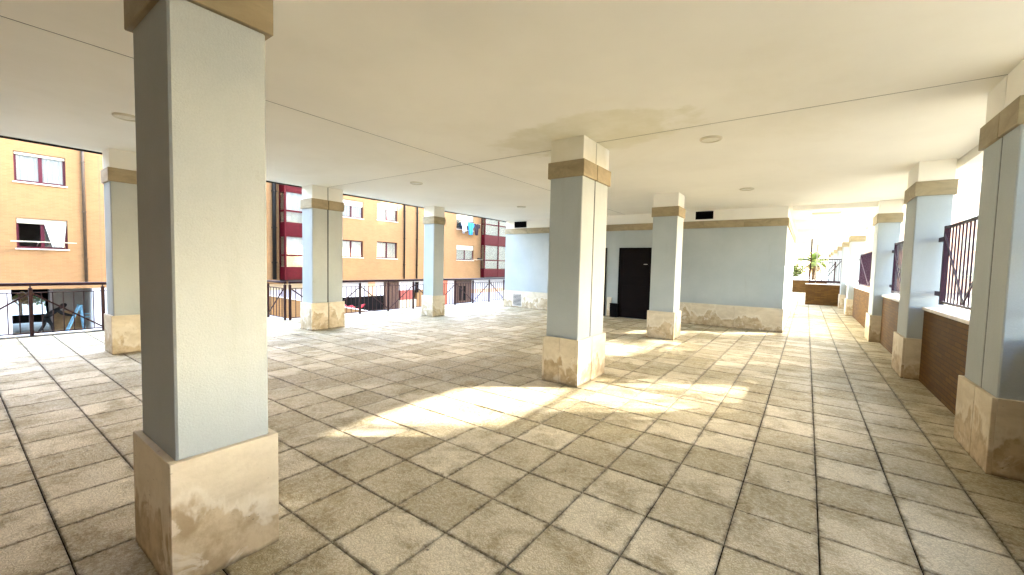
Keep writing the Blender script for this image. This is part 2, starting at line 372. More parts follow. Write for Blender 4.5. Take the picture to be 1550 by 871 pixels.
# ------------------------------------------------------------------ pillars
def pillar(label, x0, x1, y0, y1, joint=None, group=None, seam=None):
    t = thing('pillar', label, 'pillar', ((x0+x1)/2, (y0+y1)/2, 0), group)
    hs = [(y0, y1, 1, 1)] if joint is None else [(y0, joint-.007, 1, 0), (joint+.007, y1, 0, 1)]
    e = .032
    for a, b, s0, s1 in hs:
        ya, yb = a+e*s0, b-e*s1
        part('shaft', PAINT, t, (x0+e, x1-e, ya, yb, .002, 2.62), c=.009)
        part('band', BAND, t, (x0+.006, x1-.006, a+.006*s0, b-.006*s1, 2.59, 2.79), c=.004)
        part('capital', CEIL, t, (x0+e-.002, x1-e+.002, ya-.002*s0, yb+.002*s1, 2.77, H+.004), c=.004)
        zt = .585
        part('plinth_slab', PLINTH, t, (x0, x0+e-.002, a, b, .001, zt), c=.003)
        part('plinth_slab', PLINTH, t, (x1-e+.002, x1, a, b, .001, zt), c=.003)
        for flag, q0, q1 in ((s0, a, a+e-.002), (s1, b-e+.002, b)):
            if not flag: continue
            cuts = [x0+e-.001]+([seam-.0012, seam+.0012] if seam else [])+[x1-e+.001]
            for k in range(0, len(cuts), 2): part('plinth_slab', PLINTH, t, (cuts[k], cuts[k+1], q0, q1, .001, zt), c=.002)
    if joint is not None: part('joint_filler', JOINT, t, (x0+e+.003, x1-e-.003, joint-.0069, joint+.0069, .002, H-.01))
    return t
pillar('big blue pillar whose tan top band meets the picture edge, stone plinth with pale swirl stain', -.81, -.225, -.615, -.165)
pillar('blue pillar split by a vertical joint, standing in the middle of the tiles under the damp ceiling stain', -.77, -.255, 3.365, 4.205, 3.76, seam=-.52)
pillar('slim blue pillar standing in front of the dark maroon door', -.79, -.22, 7.72, 8.28)
EG = 'pillars along the street edge'
pillar('blue street-edge pillar partly hidden behind the big pillar, beside the end of the wide railing', -6.90, -6.42, .30, .78, group=EG)
pillar('blue street-edge pillar with a vertical joint and dark damp patch on its plinth', -6.95, -6.47, 3.38, 4.14, 3.76, group=EG)
pillar('blue street-edge pillar in front of the brick facade, next to the wall with the louvred vent', -6.90, -6.43, 6.80, 7.26, group=EG)
PG = 'pillars along the brick parapet'
RY = [(-.4, .4), (3.38, 4.22), (6.84, 7.65), (10.65, 11.40), (17.30, 18.05), (20.95, 21.65), (24.5, 25.2), (28.2, 28.9), (31.5, 32.2), (35.2, 35.9)]
RL = ['blue parapet pillar beside the camera, out of the picture', 'blue parapet pillar with a vertical joint and streaked plinth, largest of its row', 'blue parapet pillar between the open grille and the next brick parapet, soft shadow on its side',
      'blue parapet pillar level with the wall corner, at the near end of the narrow passage', 'blue parapet pillar just before the brick stub wall across the passage', 'blue parapet pillar just behind the stub wall railing'] + ['distant blue parapet pillar far down the passage beyond the stub wall']*4
for k, ((a, b), l) in enumerate(zip(RY, RL)):
    if k: pillar(l, 3.14, 3.57, a, b, 3.76 if k == 1 else None, PG)
    else: pillar(l, 3.14, 3.57, a, b, None, PG)

# ------------------------------------------------------------------ brick parapets with grilles
PL = ['brown brick parapet with white coping beside the camera', 'brown brick parapet with white coping below the open barred grille', 'brown brick parapet between the two single blue pillars',
      'long brown brick parapet in shade leading to the stub wall', 'brown brick parapet level with the stub wall'] + ['distant brown brick parapet far down the passage']*6
ends = [PY0]+[q for ab in RY for q in ab]+[PY1]
GL = ['dark purple barred grille beside the camera, out of the picture', 'dark purple barred grille you can see through, with a diagonal brace', 'dark purple grille seen edge-on between the two single blue pillars', 'long dark purple grille above the long shaded parapet', 'dark purple grille level with the stub wall']+['distant dark purple grille far down the passage']*6
for k in range(len(RY)+1):
    y0, y1 = ends[2*k], ends[2*k+1]
    k2 = max(0, k-1); lab = PL[k2]
    t = thing('parapet_wall', 'brown brick parapet with white coping next to the rear wall' if k == 0 else PL[k-1] if k > 1 else PL[0], 'parapet', (3.45, (y0+y1)/2, 0), 'brick parapets')
    part('brickwork', PBRICK, t, (3.33, 3.54, y0-.002, y1+.002, 0, 1.0)); part('coping', COPING, t, (3.305, 3.565, y0+.003, y1-.003, 1.0, 1.045), c=.008)
    if k > 7: continue
    t = thing('grille', 'dark purple grille next to the rear wall' if k == 0 else GL[k-1]+(' beyond the stub wall', ' beyond two more pillars')[k-6] if k > 5 else GL[k-1], 'grille', (3.44, (y0+y1)/2, 1.05), 'barred grilles on the parapets')
    a, b, z0, z1, x = y0+.24, y1-.24, 1.12, 2.13, 3.44
    part('frame', GRILM, t, (x-.02, x+.02, a, a+.05, z0-.02, z1+.01), (x-.02, x+.02, b-.05, b, z0-.02, z1+.01), (x-.018, x+.018, a+.05, b-.05, z1-.03, z1), (x-.018, x+.018, a+.05, b-.05, z0, z0+.03))
    bm_ = MB().box(-.007, .007, -.006, .006, z0+.03, z1-.03).mesh('bar', GRILM, (0, 0, 1.05)); nb = int((b-a-.1)/.13)
    for i in range(1, nb): inst('bar', bm_, t, (x, a+.05+(b-a-.1)*i/nb, 1.05))
    for zz in (z0+.12, z1-.16):
        part('bracket', GRILM, t, (x-.022, x+.022, y0-.0, a+.002, zz-.03, zz+.03)); part('bracket', GRILM, t, (x-.022, x+.022, b-.002, y1, zz-.03, zz+.03))
    MB().flat((x-.026, b-.08, z1-.1), (x-.026, (a+b)/2, z0+.05), (0, 1, 0), .03, .012).build('brace', GRILM, t)
    MB().flat((x-.026, a+.08, z1-.1), (x-.026, (a+b)/2, z0+.05), (0, 1, 0), .03, .012).build('brace', GRILM, t)

# ------------------------------------------------------------------ the enclosed block with doors
WY, WX0, WX1, WYE = 10.75, -6.94, 1.56, 18.0
t = thing('enclosed_block', 'pale blue wall block with stone base, tan band, dark doors and vents', 'wall', ((WX0+WX1)/2, WY, 0))
part('plaster', PAINT, t, (WX0+.025, WX1-.025, WY+.025, WYE-.025, 0, 2.62)); part('frieze', CEIL, t, (WX0+.027, WX1-.027, WY+.027, WYE-.027, 2.78, H+.004))
D1, D2, DZ = (-2.63, -1.66), (-4.02, -3.03), 2.09
segs = [(WX0, D2[0]-.06), (D2[1]+.06, -2.83), (D1[1]+.06, WX1)]
def run(a, b, step, f):
    n = max(1, round((b-a)/step))
    for i in range(n): f(a+(b-a)*i/n+.0015, a+(b-a)*(i+1)/n-.0015)
for a, b in segs:
    run(a, b, 1.08, lambda p, q: part('plinth_slab', PLINTH, t, (p, q, WY, WY+.03, .001, .585), c=.003))
run(WX0, WX1, .95, lambda p, q: part('band_slab', BAND, t, (p, q, WY-.004, WY+.03, 2.60, 2.79), c=.003))
for X, sgn in ((WX1, 1), (WX0, -1)):
    xa, xb = sorted((X, X-.03*sgn)); run(WY+.032, WYE, 1.08, lambda p, q: part('plinth_slab', PLINTH, t, (xa, xb, p, q, .001, .585), c=.003))
    xa, xb = sorted((X+.004*sgn, X-.03*sgn)); run(WY+.032, WYE, .95, lambda p, q: part('band_slab', BAND, t, (xa, xb, p, q, 2.60, 2.79), c=.003))
for (a, b), hside in ((D1, 1), (D2, 1)):
    d = part('door', DOOR, t, (a+.05, b-.05, WY-.004, WY+.03, .012, DZ-.05), c=.004)
    part('door_frame', BLACK, d, (a, a+.05, WY-.022, WY+.03, .002, DZ), (b-.05, b, WY-.022, WY+.03, .002, DZ), (a+.05, b-.05, WY-.022, WY+.03, DZ-.05, DZ))
    hx = b-.16; part('handle', CHROME, d, (hx-.05, hx+.05, WY-.05, WY-.035, 1.60, 1.615), (hx+.03, hx+.045, WY-.037, WY-.004, 1.602, 1.613))
    for zz in (.25, 1.2): part('door_panel', DOOR, d, (a+.14, b-.14, WY-.010, WY-.002, zz, zz+.72), c=.004)
def vent(x0, x1, z0, z1, nsl, mat_s, y=WY):
    v = part('vent', BLACK, t, (x0, x1, y-.004, y+.028, z0, z1))
    part('vent_frame', mat_s, v, (x0-.012, x0+.012, y-.012, y+.02, z0-.012, z1+.012), (x1-.012, x1+.012, y-.012, y+.02, z0-.012, z1+.012), (x0+.012, x1-.012, y-.012, y+.02, z0-.012, z0+.012), (x0+.012, x1-.012, y-.012, y+.02, z1-.012, z1+.012))
    for i in range(nsl):
        zz = z0+.012+(z1-z0-.024)*(i+.5)/nsl; MB().flat((x0+.012, y-.010, zz), (x1-.012, y-.010, zz), (0, 1, .9), .03, .005).build('slat', mat_s, v)
vent(-.53, -.12, 2.85, 3.035, 5, BLACK, WY+.02); vent(-6.52, -6.04, 2.83, 3.015, 5, BLACK, WY+.02); vent(-6.52, -6.14, .06, .49, 9, SILL)
b = thing('utility_box', 'low black box on the floor against the dark maroon door', 'box', (-2.71, WY-.1, 0))
part('body', BLACK, b, (-2.82, -2.60, WY-.14, WY-.03, .0, .40), c=.006); part('lid', BLACK, b, (-2.83, -2.59, WY-.15, WY-.028, .40, .42), c=.005)

t = thing('rear_wall', 'brown brick wall with stone base closing the arcade behind the camera', 'wall', (-1.8, PY0, 0))
part('brickwork', PBRICK, t, (EDGE1+.1, 3.3, PY0-.3, PY0-.03, 0, 2.62)); part('frieze', CEIL, t, (EDGE1+.1, 3.3, PY0-.3, PY0-.032, 2.78, H))  # unseen wall widened and given dark brick to keep the big pillar's side dark
run(EDGE1+.1, 3.3, 1.08, lambda p, q: part('plinth_slab', PLINTH, t, (p, q, PY0-.03, PY0, .001, .585), c=.003)); run(EDGE1+.1, 3.3, .95, lambda p, q: part('band_slab', BAND, t, (p, q, PY0-.03, PY0+.004, 2.60, 2.79), c=.003))

# ------------------------------------------------------------------ street-edge railing
def railing(label, a, b, posts, tops, origin):
    """a, b: ends (x, y); posts: distances along; tops: which posts the braces lean to at the top"""
    t = thing('railing', label, 'railing', (*origin, 0), 'dark red railings along the street edge')
    A, B = Vector((*a, 0)), Vector((*b, 0)); d = (B-A).normalized(); L = (B-A).length; Z = Vector((0, 0, 1))
    P = lambda s, z: A+d*s+Z*z
    MB().bar(P(-.03, .935), P(L+.03, .935), .030, 10).build('handrail', RAILM, t, True)
    MB().flat(P(0, .785), P(L, .785), (0, 0, 1), .016, .030).build('middle_rail', RAILM, t); MB().flat(P(0, .055), P(L, .055), (0, 0, 1), .016, .030).build('bottom_rail', RAILM, t)
    pm = MB().box(-.025, .025, -.025, .025, .0, .875, c=.004).bar((0, 0, .87), (0, 0, .92), .011, 6).mesh('post', RAILM); bm2 = MB().box(-.007, .007, -.007, .007, .063, .777).mesh('baluster', RAILM)
    for s in posts: inst('post', pm, t, tuple(P(s, 0)))
    for i in range(len(posts)-1):
        s0, s1 = posts[i], posts[i+1]; n = max(2, round((s1-s0)/.14))
        for k in range(1, n): inst('baluster', bm2, t, tuple(P(s0+(s1-s0)*k/n, 0)))
        hi, lo = (s0, s1) if tops(i) else (s1, s0); sg = .03 if s1 > s0 else -.03
        side = d.cross(Z)*.02
        MB().flat(P(hi+(sg if hi == s0 else -sg), .765)+side, P(lo+(sg if lo == s0 else -sg), .085)+side, (0, 0, 1), .028, .012).build('brace', RAILM, t)
pp = [0, .98, 1.96, 2.94, 3.92, 4.90, 5.88, 6.86, 7.84, 8.82, 9.8]
railing('long dark red railing with zigzag braces running up to the louvred wall', (-8.38, 3.86), (-8.38, 13.66), pp, lambda i: i % 2 == 0, (-8.38, 3.86))
railing('short dark red return of the railing turning the corner beside the jointed street pillar', (-9.36, 3.78), (-8.47, 3.78), [0, .89], lambda i: False, (-9.36, 3.78))
pp = [-4*.96-.0+3.84+.0 + .96*k for k in range(8)]
railing('dark red railing in front of the window with the drying pole, person beyond it', (-9.42, -1.96), (-9.42, 3.70), [0, .79, 1.73, 2.67, 3.65, 4.63, 5.61], lambda i: i % 2 == 0, (-9.42, -1.96))

# ------------------------------------------------------------------ stub wall across the passage, far end
t = thing('stub_wall', 'brown brick stub wall standing across the narrow passage', 'wall', (2.6, 22.4, 0))
part('brickwork', PBRICK, t, (1.97, 3.22, 22.3, 22.52, 0, .94)); part('coping', COPING, t, (1.94, 3.25, 22.27, 22.55, .94, .98), c=.006); part('end_strip', COPING, t, (3.222, 3.26, 22.29, 22.50, 0, .94))
t = thing('railing', 'dark railing frame with tall pole standing on the brick stub wall', 'railing', (2.6, 22.4, .98))
part('pole', RAILM, t, (2.07, 2.12, 22.38, 22.43, .98, H)); part('pole', GREYW, t, (2.30, 2.34, 22.40, 22.44, .98, 2.8))
part('rail', RAILM, t, (2.12, 3.24, 22.385, 22.425, 1.04, 1.08), (2.12, 3.24, 22.385, 22.425, 1.08, 1.12)); part('rail', RAILM, t, (2.6, 3.24, 22.385, 22.425, 2.08, 2.12)); part('rail', RAILM, t, (2.6, 2.9, 22.385, 22.425, 1.93, 1.96))
part('post', RAILM, t, (3.20, 3.25, 22.38, 22.43, .98, 2.14)); part('post', RAILM, t, (2.98, 3.02, 22.385, 22.425, 1.12, 2.0))
for k in range(12): part('baluster', RAILM, t, (2.2+k*.085, 2.213+k*.085, 22.4, 22.413, 1.12, 1.5 if k < 4 else 2.08))
MB().flat((2.62, 22.37, 1.15), (3.22, 22.37, 2.06), (0, 0, 1), .03, .012).build('brace', RAILM, t); MB().flat((2.5, 22.36, 1.12), (3.0, 22.36, 1.95), (0, 0, 1), .03, .012).build('brace', RAILM, t)
t = thing('end_wall', 'low brown brick wall closing the far end of the passage', 'wall', (2.0, 36.3, 0))
part('brickwork', PBRICK, t, (.0, 3.3, 36.2, 36.42, 0, .90)); part('coping', COPING, t, (-.02, 3.32, 36.17, 36.45, .90, .95), c=.006)
t = thing('end_railing', 'thin dark railing on the low wall at the far end of the passage', 'railing', (2.0, 36.3, .95))
part('rail', RAILM, t, (0, 3.3, 36.29, 36.32, 1.94, 1.98)); part('rail', RAILM, t, (0, 3.3, 36.29, 36.32, 1.02, 1.05))
bme = MB().box(-.008, .008, -.008, .008, 1.05, 1.94).mesh('baluster', RAILM, (0, 0, .95))
for k in range(24): inst('baluster', bme, t, (.1+k*.135, 36.305, .95))

# ------------------------------------------------------------------ foliage
def leaves(b, c, rad, n, size, rng, shell=.35):
    for _ in range(n):
        v = Vector((rng.gauss(0, 1), rng.gauss(0, 1), rng.gauss(0, 1))).normalized(); r = rng.uniform(shell, 1)**.5*(1+.18*math.sin(v.x*7+v.y*5)+.15*math.sin(v.z*9+v.x*4))
        p = Vector(c)+Vector((v.x*rad[0], v.y*rad[1], v.z*rad[2]))*r
        a = Vector((rng.gauss(0, 1), rng.gauss(0, 1), rng.gauss(0, .6))).normalized(); u = a.cross(Vector((rng.gauss(0, 1), rng.gauss(0, 1), rng.gauss(0, 1)))).normalized(); s = size*rng.uniform(.6, 1.3)
        b.quad(p-a*s, p+u*s*.45, p+a*s, p-u*s*.45)
def tree(name, label, cat, base, h, rad, mat, n=1500, size=.14, seed=1, group=None):
    rng = random.Random(seed); x, y, z = base; t = thing(name, label, cat, base, group)
    b = MB(); tr = max(.03, rad*.07); b.bar((x, y, z), (x, y, z+h*.55), tr, 8, tr*.6)
    cl = []
    for k in range(9):
        a = k*2.4; e = Vector((x+math.cos(a)*rad*rng.uniform(.25, .75), y+math.sin(a)*rad*rng.uniform(.25, .75), z+h*rng.uniform(.5, .92)))
        b.bar((x, y, z+h*rng.uniform(.25, .5)), e, tr*.4, 5, tr*.12); cl.append(e)
    b.build('trunk', BARK, t)
    b = MB()
    for e in cl: leaves(b, e, (rad*rng.uniform(.38, .6),)*2+(h*rng.uniform(.14, .22),), n//9, size, rng)
    b.build('crown', mat, t)
def palm(label, base, h, L, seed=3):
    rng = random.Random(seed); x, y, z = base; t = thing('palm_tree', label, 'palm tree', base)
    b = MB(); n = 12
    for k in range(n): b.bar((x, y, z+h*k/n), (x, y, z+h*(k+1)/n+.02), .15, 10, .115)
    b.build('trunk', BARK, t)
    def frond(mat, el, az, ln, droop):
        b = MB(); pts = []
        for k in range(12):
            s = k/11; e = el-droop*s*s; pts.append((pts[-1] if pts else Vector((x, y, z+h)))+(Vector((math.cos(az)*math.cos(e), math.sin(az)*math.cos(e), math.sin(e)))*ln/11 if pts else Vector()))
        side = Vector((-math.sin(az), math.cos(az), 0))
        for k in range(11): b.bar(pts[k], pts[k+1], .018*(1-k/13), 4, .018*(1-(k+1)/13), False)
        for k in range(1, 12):
            d = (pts[k]-pts[k-1]).normalized(); w_ = .42*math.sin(math.pi*(.12+.8*k/12))*ln/1.9
            for sg in (-1, 1):
                for h_ in (0, .5):
                    p0 = pts[k-1]+(pts[k]-pts[k-1])*h_; tip = p0+side*sg*w_+d*w_*.55+Vector((0, 0, -.3*w_-rng.uniform(0, .05))); b.quad(p0-d*.045, p0+d*.045, tip)
        b.build('frond', mat, t)
    for k in range(26): frond(PALML, rng.uniform(.05, 1.25), k*2.399, L*rng.uniform(.8, 1.1), rng.uniform(1.0, 1.8))
    for k in range(9): frond(DRYL, rng.uniform(-.9, -.3), k*2.399+.7, L*rng.uniform(.55, .8), rng.uniform(.6, 1.0))
palm('palm tree with bushy crown and dry hanging leaves beyond the end of the passage', (2.45, 43, -.25), 2.65, 1.9)
tree('shrub', 'green shrub beside the palm tree beyond the end of the passage', 'shrub', (.7, 41.5, -.25), 2.4, 1.1, LEAF1, 1500, .11, 5)
tree('shrub', 'dark shrub showing through the bars of the open grille', 'shrub', (6.6, 10.6, -.25), 1.7, 1.0, DARKL, 1600, .09, 6)
tree('shrub', 'small dark shrub at the foot of the open grille, next to a larger one', 'shrub', (5.6, 8.2, -.25), 1.4, .7, DARKL, 1100, .08, 16)
tree('garden_tree', 'small light green tree in the garden beyond the barred grilles', 'tree', (14.5, 30, -.25), 3.6, 1.6, LEAF2, 2200, .14, 8)

for k, (x, y, h, rd) in enumerate(((9.6, 6.2, 8.0, 2.3), (12.6, 8.7, 9.5, 2.4), (15.0, 14.8, 10.0, 2.4), (15.6, 18.6, 10.2, 2.4))):  # unseen trees added out of view to break up the sun patches
    tree('street_tree', ['leafy garden tree close to the parapet beside the camera', 'tall leafy garden tree behind the one close to the parapet', 'leafy garden tree beyond the open grille', 'leafy garden tree level with the narrow passage'][k], 'tree', (x, y, -.25), h, rd, LEAF1, 5200, .17, 50+k, 'garden trees along the parapet')
for k, (x, y, h, rd) in enumerate(((6.4, 2.2, 5.6, 1.7), (6.6, -1.4, 6.0, 1.8))):  # dense unseen trees added to dim sky light on the big pillar
    tree('laurel_tree', ['dense laurel close outside the parapet beside the camera', 'dense laurel outside the parapet next to the rear wall'][k], 'tree', (x, y, -.25), h, rd, DARKL, 6500, .15, 70+k, 'laurels outside the parapet')
# ------------------------------------------------------------------ yellow brick building across the courtyard
FX = -24.5
bl = thing('apartment_building', 'yellow brick apartment building with wine red windows across the courtyard', 'building', (FX, 14, YARDZ))
BAYS = [(11.07, 13.6, FX+.75), (30.3, 36.0, FX+.5)]
WIN = [(.70, 2.15, 4.46, 5.68, .13), (.70, 2.15, 1.72, 2.97, .22), (15.08, 16.94, 4.62, 5.83, .40), (15.08, 16.94, 1.80, 3.0, .10), (18.13, 20.02, 4.70, 5.97, .38), (18.13, 20.02, 1.80, 3.06, .10),
       (26.76, 29.14, 4.75, 6.25, .66), (26.80, 29.22, 1.88, 3.28, .44), (-3.6, -2.1, 4.46, 5.68, .13), (-3.6, -2.1, 1.72, 2.97, .2)]
def holes_wall(b, X, y0, y1, z0, z1, holes, depth):
    ys = sorted({y0, y1, *[h[0] for h in holes], *[h[1] for h in holes]}); zs = sorted({z0, z1, *[h[2] for h in holes], *[h[3] for h in holes]})
    for a, c in zip(ys, ys[1:]):
        for e, g_ in zip(zs, zs[1:]):
            my, mz = (a+c)/2, (e+g_)/2
            if any(h[0] < my < h[1] and h[2] < mz < h[3] for h in holes): continue
            b.quad((X, a, e), (X, c, e), (X, c, g_), (X, a, g_))
    for h in holes:
        q = h; D = X-depth
        b.quad((X, q[0], q[2]), (D, q[0], q[2]), (D, q[1], q[2]), (X, q[1], q[2])); b.quad((X, q[0], q[3]), (X, q[1], q[3]), (D, q[1], q[3]), (D, q[0], q[3]))
        b.quad((X, q[0], q[2]), (X, q[0], q[3]), (D, q[0], q[3]), (D, q[0], q[2])); b.quad((X, q[1], q[2]), (D, q[1], q[2]), (D, q[1], q[3]), (X, q[1], q[3]))
b = MB(); holes_wall(b, FX, -14, 46, 0, 7.0, [q[:4] for q in WIN], .3)
b.quad((FX-9, -14, 0), (FX, -14, 0), (FX, -14, 7), (FX-9, -14, 7)); b.quad((FX-9, -14, .0), (FX-9, 46, .0), (FX, 46, .0), (FX, -14, .0))
b.quad((FX-9, -14, 0), (FX-9, -14, 7), (FX-9, 46, 7), (FX-9, 46, 0)); b.build('brick_wall', FBRICK, bl); part('upper_wall', WHITE, bl, (FX-9, FX-.01, -14, 46, 7.0, 16.5))  # unseen white upper wall added to bounce neutral sunlight into the arcade
rng = random.Random(4)
def curtain(p, y0, y1, z0, z1, X, mat=CURT, amp=.02, tie=False):
    b = MB(); n = 24
    for k in range(n):
        def C(s, top):
            y = y0+(y1-y0)*s
            if tie and not top: y = y0+(y1-y0)*(.35+.5*s)
            return (X+amp*math.sin(s*31)+amp*.5*math.sin(s*67+1), y, z1 if top else z0)
        b.quad(C(k/n, 0), C((k+1)/n, 0), C((k+1)/n, 1), C(k/n, 1))
    b.build('curtain', mat, p, True)
for i, (y0, y1, z0, z1, sh) in enumerate(WIN):
    X = FX-.10; ym = (y0+y1)/2; f_ = .075
    wn_ = part('window', WFRAME, bl, (X-.05, X, y0, y0+f_, z0, z1), (X-.05, X, y1-f_, y1, z0, z1), (X-.05, X, y0+f_, y1-f_, z0, z0+f_), (X-.05, X, y0+f_, y1-f_, z1-f_, z1), (X-.049, X+.004, ym-.055, ym+.055, z0+f_, z1-f_))
    for a, c in ((y0+f_, ym-.055), (ym+.055, y1-f_)):
        if i == 1 and a < ym-.3: continue                                        # this sash stands open
        part('pane', GLASS, wn_, (X-.03, X-.022, a, c, z0+f_, z1-f_))
    if sh > .12: part('shutter_box', SHUT, wn_, (X+.006, X+.05, y0+.02, y1-.02, z1-sh, z1-.012), c=.008)
    part('sill', SILL, wn_, (FX-.10, FX+.05, y0-.04, y1+.04, z0-.05, z0-.002))
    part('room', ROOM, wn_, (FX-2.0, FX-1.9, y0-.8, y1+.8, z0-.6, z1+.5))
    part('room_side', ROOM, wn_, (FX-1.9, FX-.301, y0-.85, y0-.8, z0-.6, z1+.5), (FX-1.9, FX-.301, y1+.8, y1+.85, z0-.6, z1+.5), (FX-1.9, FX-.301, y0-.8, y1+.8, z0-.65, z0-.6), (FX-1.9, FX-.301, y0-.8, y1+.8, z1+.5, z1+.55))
    if i == 1: curtain(wn_, ym+.02, y1-.02, z0+.08, z1-.1, FX-.03, amp=.03, tie=True)
    elif i != 6: curtain(wn_, y0+.03, ym+.1, z0+.05, z1, FX-.175); curtain(wn_, ym+.1, y1-.03, z0+.05, z1, FX-.17)
for y, mat, r_, z0 in ((2.67, BROWN, .055, .25), (20.68, DKPIPE, .06, .2), (22.0, DKPIPE, .06, .2), (10.72, DKPIPE, .11, .3)):
    d = MB().bar((FX+r_+.02, y, z0), (FX+r_+.02, y, 9.4), r_, 10).build('downpipe', mat, bl, True)
    for z in (1.3, 3.4, 5.6): part('pipe_clip', mat, d, (FX-.002, FX+r_*2+.03, y-r_-.012, y+r_+.012, z, z+.04))
for y in (3.18, 21.34): part('expansion_joint', simple('joint_sealant', (.22, .11, .045), .8), bl, (FX-.01, FX+.004, y-.025, y+.025, 0, 9.4))
# glazed bays
for bi, (y0, y1, X1) in enumerate(BAYS):
    L = [(.30, 1.07), (2.92, 3.80), (5.62, 6.4)] if bi == 0 else [(.28, 1.08), (3.42, 4.45), (6.95, 7.6)]
    tr = (1.78, 4.48) if bi == 0 else (1.95, 5.5)
    ymul = [y0, y0+1.25, y1] if bi == 0 else [y0, y0+2.2, y0+3.9, y1]
    by = part('glazed_bay', BAYRED, bl, (FX-.05, X1+.05, y0-.04, y1+.04, 7.6, 7.75))
    for a, c in L: part('spandrel', BAYRED, by, (FX-.05, X1, y0, y1, a, c))
    for a, c in L: part('panel', BAYRED, by, *[(X1-.01, X1+.014, p+.07, q-.07, a+.08, c-.08) for p, q in zip(ymul, ymul[1:])], c=.01)
    for y in ymul: part('mullion', BAYRED, by, (X1-.06, X1+.025, y-.055, y+.055, .28, 7.55))
    part('mullion', BAYRED, by, (FX-.02, FX+.07, y0-.012, y0+.05, .28, 7.55))
    gl = [(L[0][1], tr[0]), (tr[0], L[1][0]), (L[1][1], tr[1]), (tr[1], L[2][0])]
    for z in tr: part('transom', BAYRED, by, (X1-.055, X1+.012, y0, y1, z-.05, z+.05), (FX, X1-.056, y0-.005, y0+.05, z-.05, z+.05))
    for a, c in gl:
        for p, q in zip(ymul, ymul[1:]): part('pane', GLASS, by, (X1-.035, X1-.027, p+.05, q-.05, a+.04, c-.04))
        part('pane', GLASS, by, (FX+.06, X1-.06, y0+.018, y0+.026, a+.04, c-.04))
    for k, (a, c) in enumerate(((L[0][1], L[1][0]), (L[1][1], L[2][0]))):
        curtain(by, y0+.1, y1-.1, (tr[k] if bi == 0 else a+.05), c, X1-.16, amp=.03)
        curtain(by, y0+.1, y1-.1, a, tr[k], X1-.26, SHUT if bi == 0 else (SHUT if k == 0 else ROOM), amp=.02)
    part('room', CREAMR, by, (FX-.02, FX+.012, y0+.05, y1-.02, L[0][1], L[2][0]))
    part('soffit', DKPIPE, by, (FX, X1-.02, y0+.02, y1-.02, .20, .299))  # dark colour stands in for the shadow under the bay
# ground storey of that building
GX = FX-.25
def gpart(name, mat, y0, y1, z0, z1, x0=GX-.25, x1=GX): return part(name, mat, bl, (x0, x1, y0, y1, z0, z1))
gpart('column', WHITE, -3.5, .50, YARDZ, -.002, FX-.5, FX-.02); gpart('column', WHITE, 2.86, 3.9, YARDZ, -.002, FX-.5, FX-.02)
gpart('passage_wall', GREYW, 1.95, 2.95, -1.25, -.06, FX-3.2, FX-2.9); gpart('passage_wall', TANST, 1.95, 2.95, YARDZ, -1.25, FX-3.2, FX-2.87); gpart('pier', WHITE, 1.84, 1.96, YARDZ, -.06, FX-3.3, FX-2.85)
gpart('passage_side', GREYW, 2.95, 3.2, YARDZ, -.06, FX-8, FX-.52); gpart('passage_side', GREYW, -.4, -.1, YARDZ, -.06, FX-8, FX-.52)
# dark glazed screen at the back of the passage with a gable-shaped clear opening
b = MB(); bx = FX-5.0
b.quad((bx, -.1, -.1), (bx, -.1, YARDZ+.75), (bx, .45, YARDZ+.75), (bx, .62, -.85), (bx, 1.15, -.35), (bx, 1.15, -.1)); b.quad((bx, 1.15, -.1), (bx, 1.15, -.35), (bx, 1.9, -.85), (bx, 1.95, YARDZ+.75), (bx, 2.95, YARDZ+.75), (bx, 2.95, -.1))
o = b.build('dark_screen', BLACK, bl); sm = o.modifiers.new('thick', 'SOLIDIFY'); sm.thickness = .05
gpart('low_panel', DKPIPE, -.1, .42, YARDZ, YARDZ+.75, bx-.05, bx); gpart('low_panel', DKPIPE, .42, 2.95, YARDZ+.35, YARDZ+.75, bx-.04, bx)
gpart('wall', WHITE, 3.92, 11.0, YARDZ, -.40); gpart('wall', CREAMR, 3.92, 15.0, -.399, -.002); gpart('wall', LILAC, 11.0, 15.0, YARDZ, -.402)
gpart('wall', WHITE, 15.002, 18.95, -1.08, -.004); gpart('wall', BLACK, 15.002, 18.95, YARDZ, -1.082, GX-.25, GX-.05); gpart('pilaster', PEACH, 17.55, 18.15, -1.08, -.01, GX, GX+.03)
gt = gpart('gate', GATE, 19.0, 20.45, YARDZ, -.05, GX-.1, GX-.05)
for k in range(9): part('gate_slat', GATE, gt, (GX-.05, GX-.01, 19.02+k*.16, 19.13+k*.16, YARDZ+.06, -.08))
gpart('wall', WHITE, 20.46, 26.78, -.75, -.006); gpart('wall', simple('brick_red_panel', (.25, .05, .035), .8), 20.6, 22.0, -1.55, -.752); gpart('wall', CREAMR, 20.46, 22.3, YARDZ, -1.552); gpart('wall', FBRICK, 22.3, 24.9, YARDZ, -.752); gpart('doorway', BLACK, 22.1, 22.5, -1.0, -.1, GX, GX+.02)
gpart('column', simple('rust_column', (.33, .075, .03), .7), 25.15, 25.7, YARDZ, -.01, GX, GX+.25); gpart('wall', WHITE, 24.9, 26.78, YARDZ, -.754)
gt = gpart('gate', GATE, 26.8, 29.4, YARDZ, -.05, GX-.15, GX-.1)
for k in range(14): part('gate_slat', GATE, gt, (GX-.1, GX-.06, 26.83+k*.185, 26.96+k*.185, YARDZ+.06, -.08))
for y in (27.6, 28.2): part('gate_opening', BLACK, gt, (GX-.058, GX-.05, y, y+.35, YARDZ+.3, -.6))
gpart('wall', WHITE, 29.4, 46, -.95, -.008); gpart('wall', PEACH, 29.4, 46, -1.35, -.952); gpart('wall', LILAC, 29.4, 46, YARDZ, -1.352)
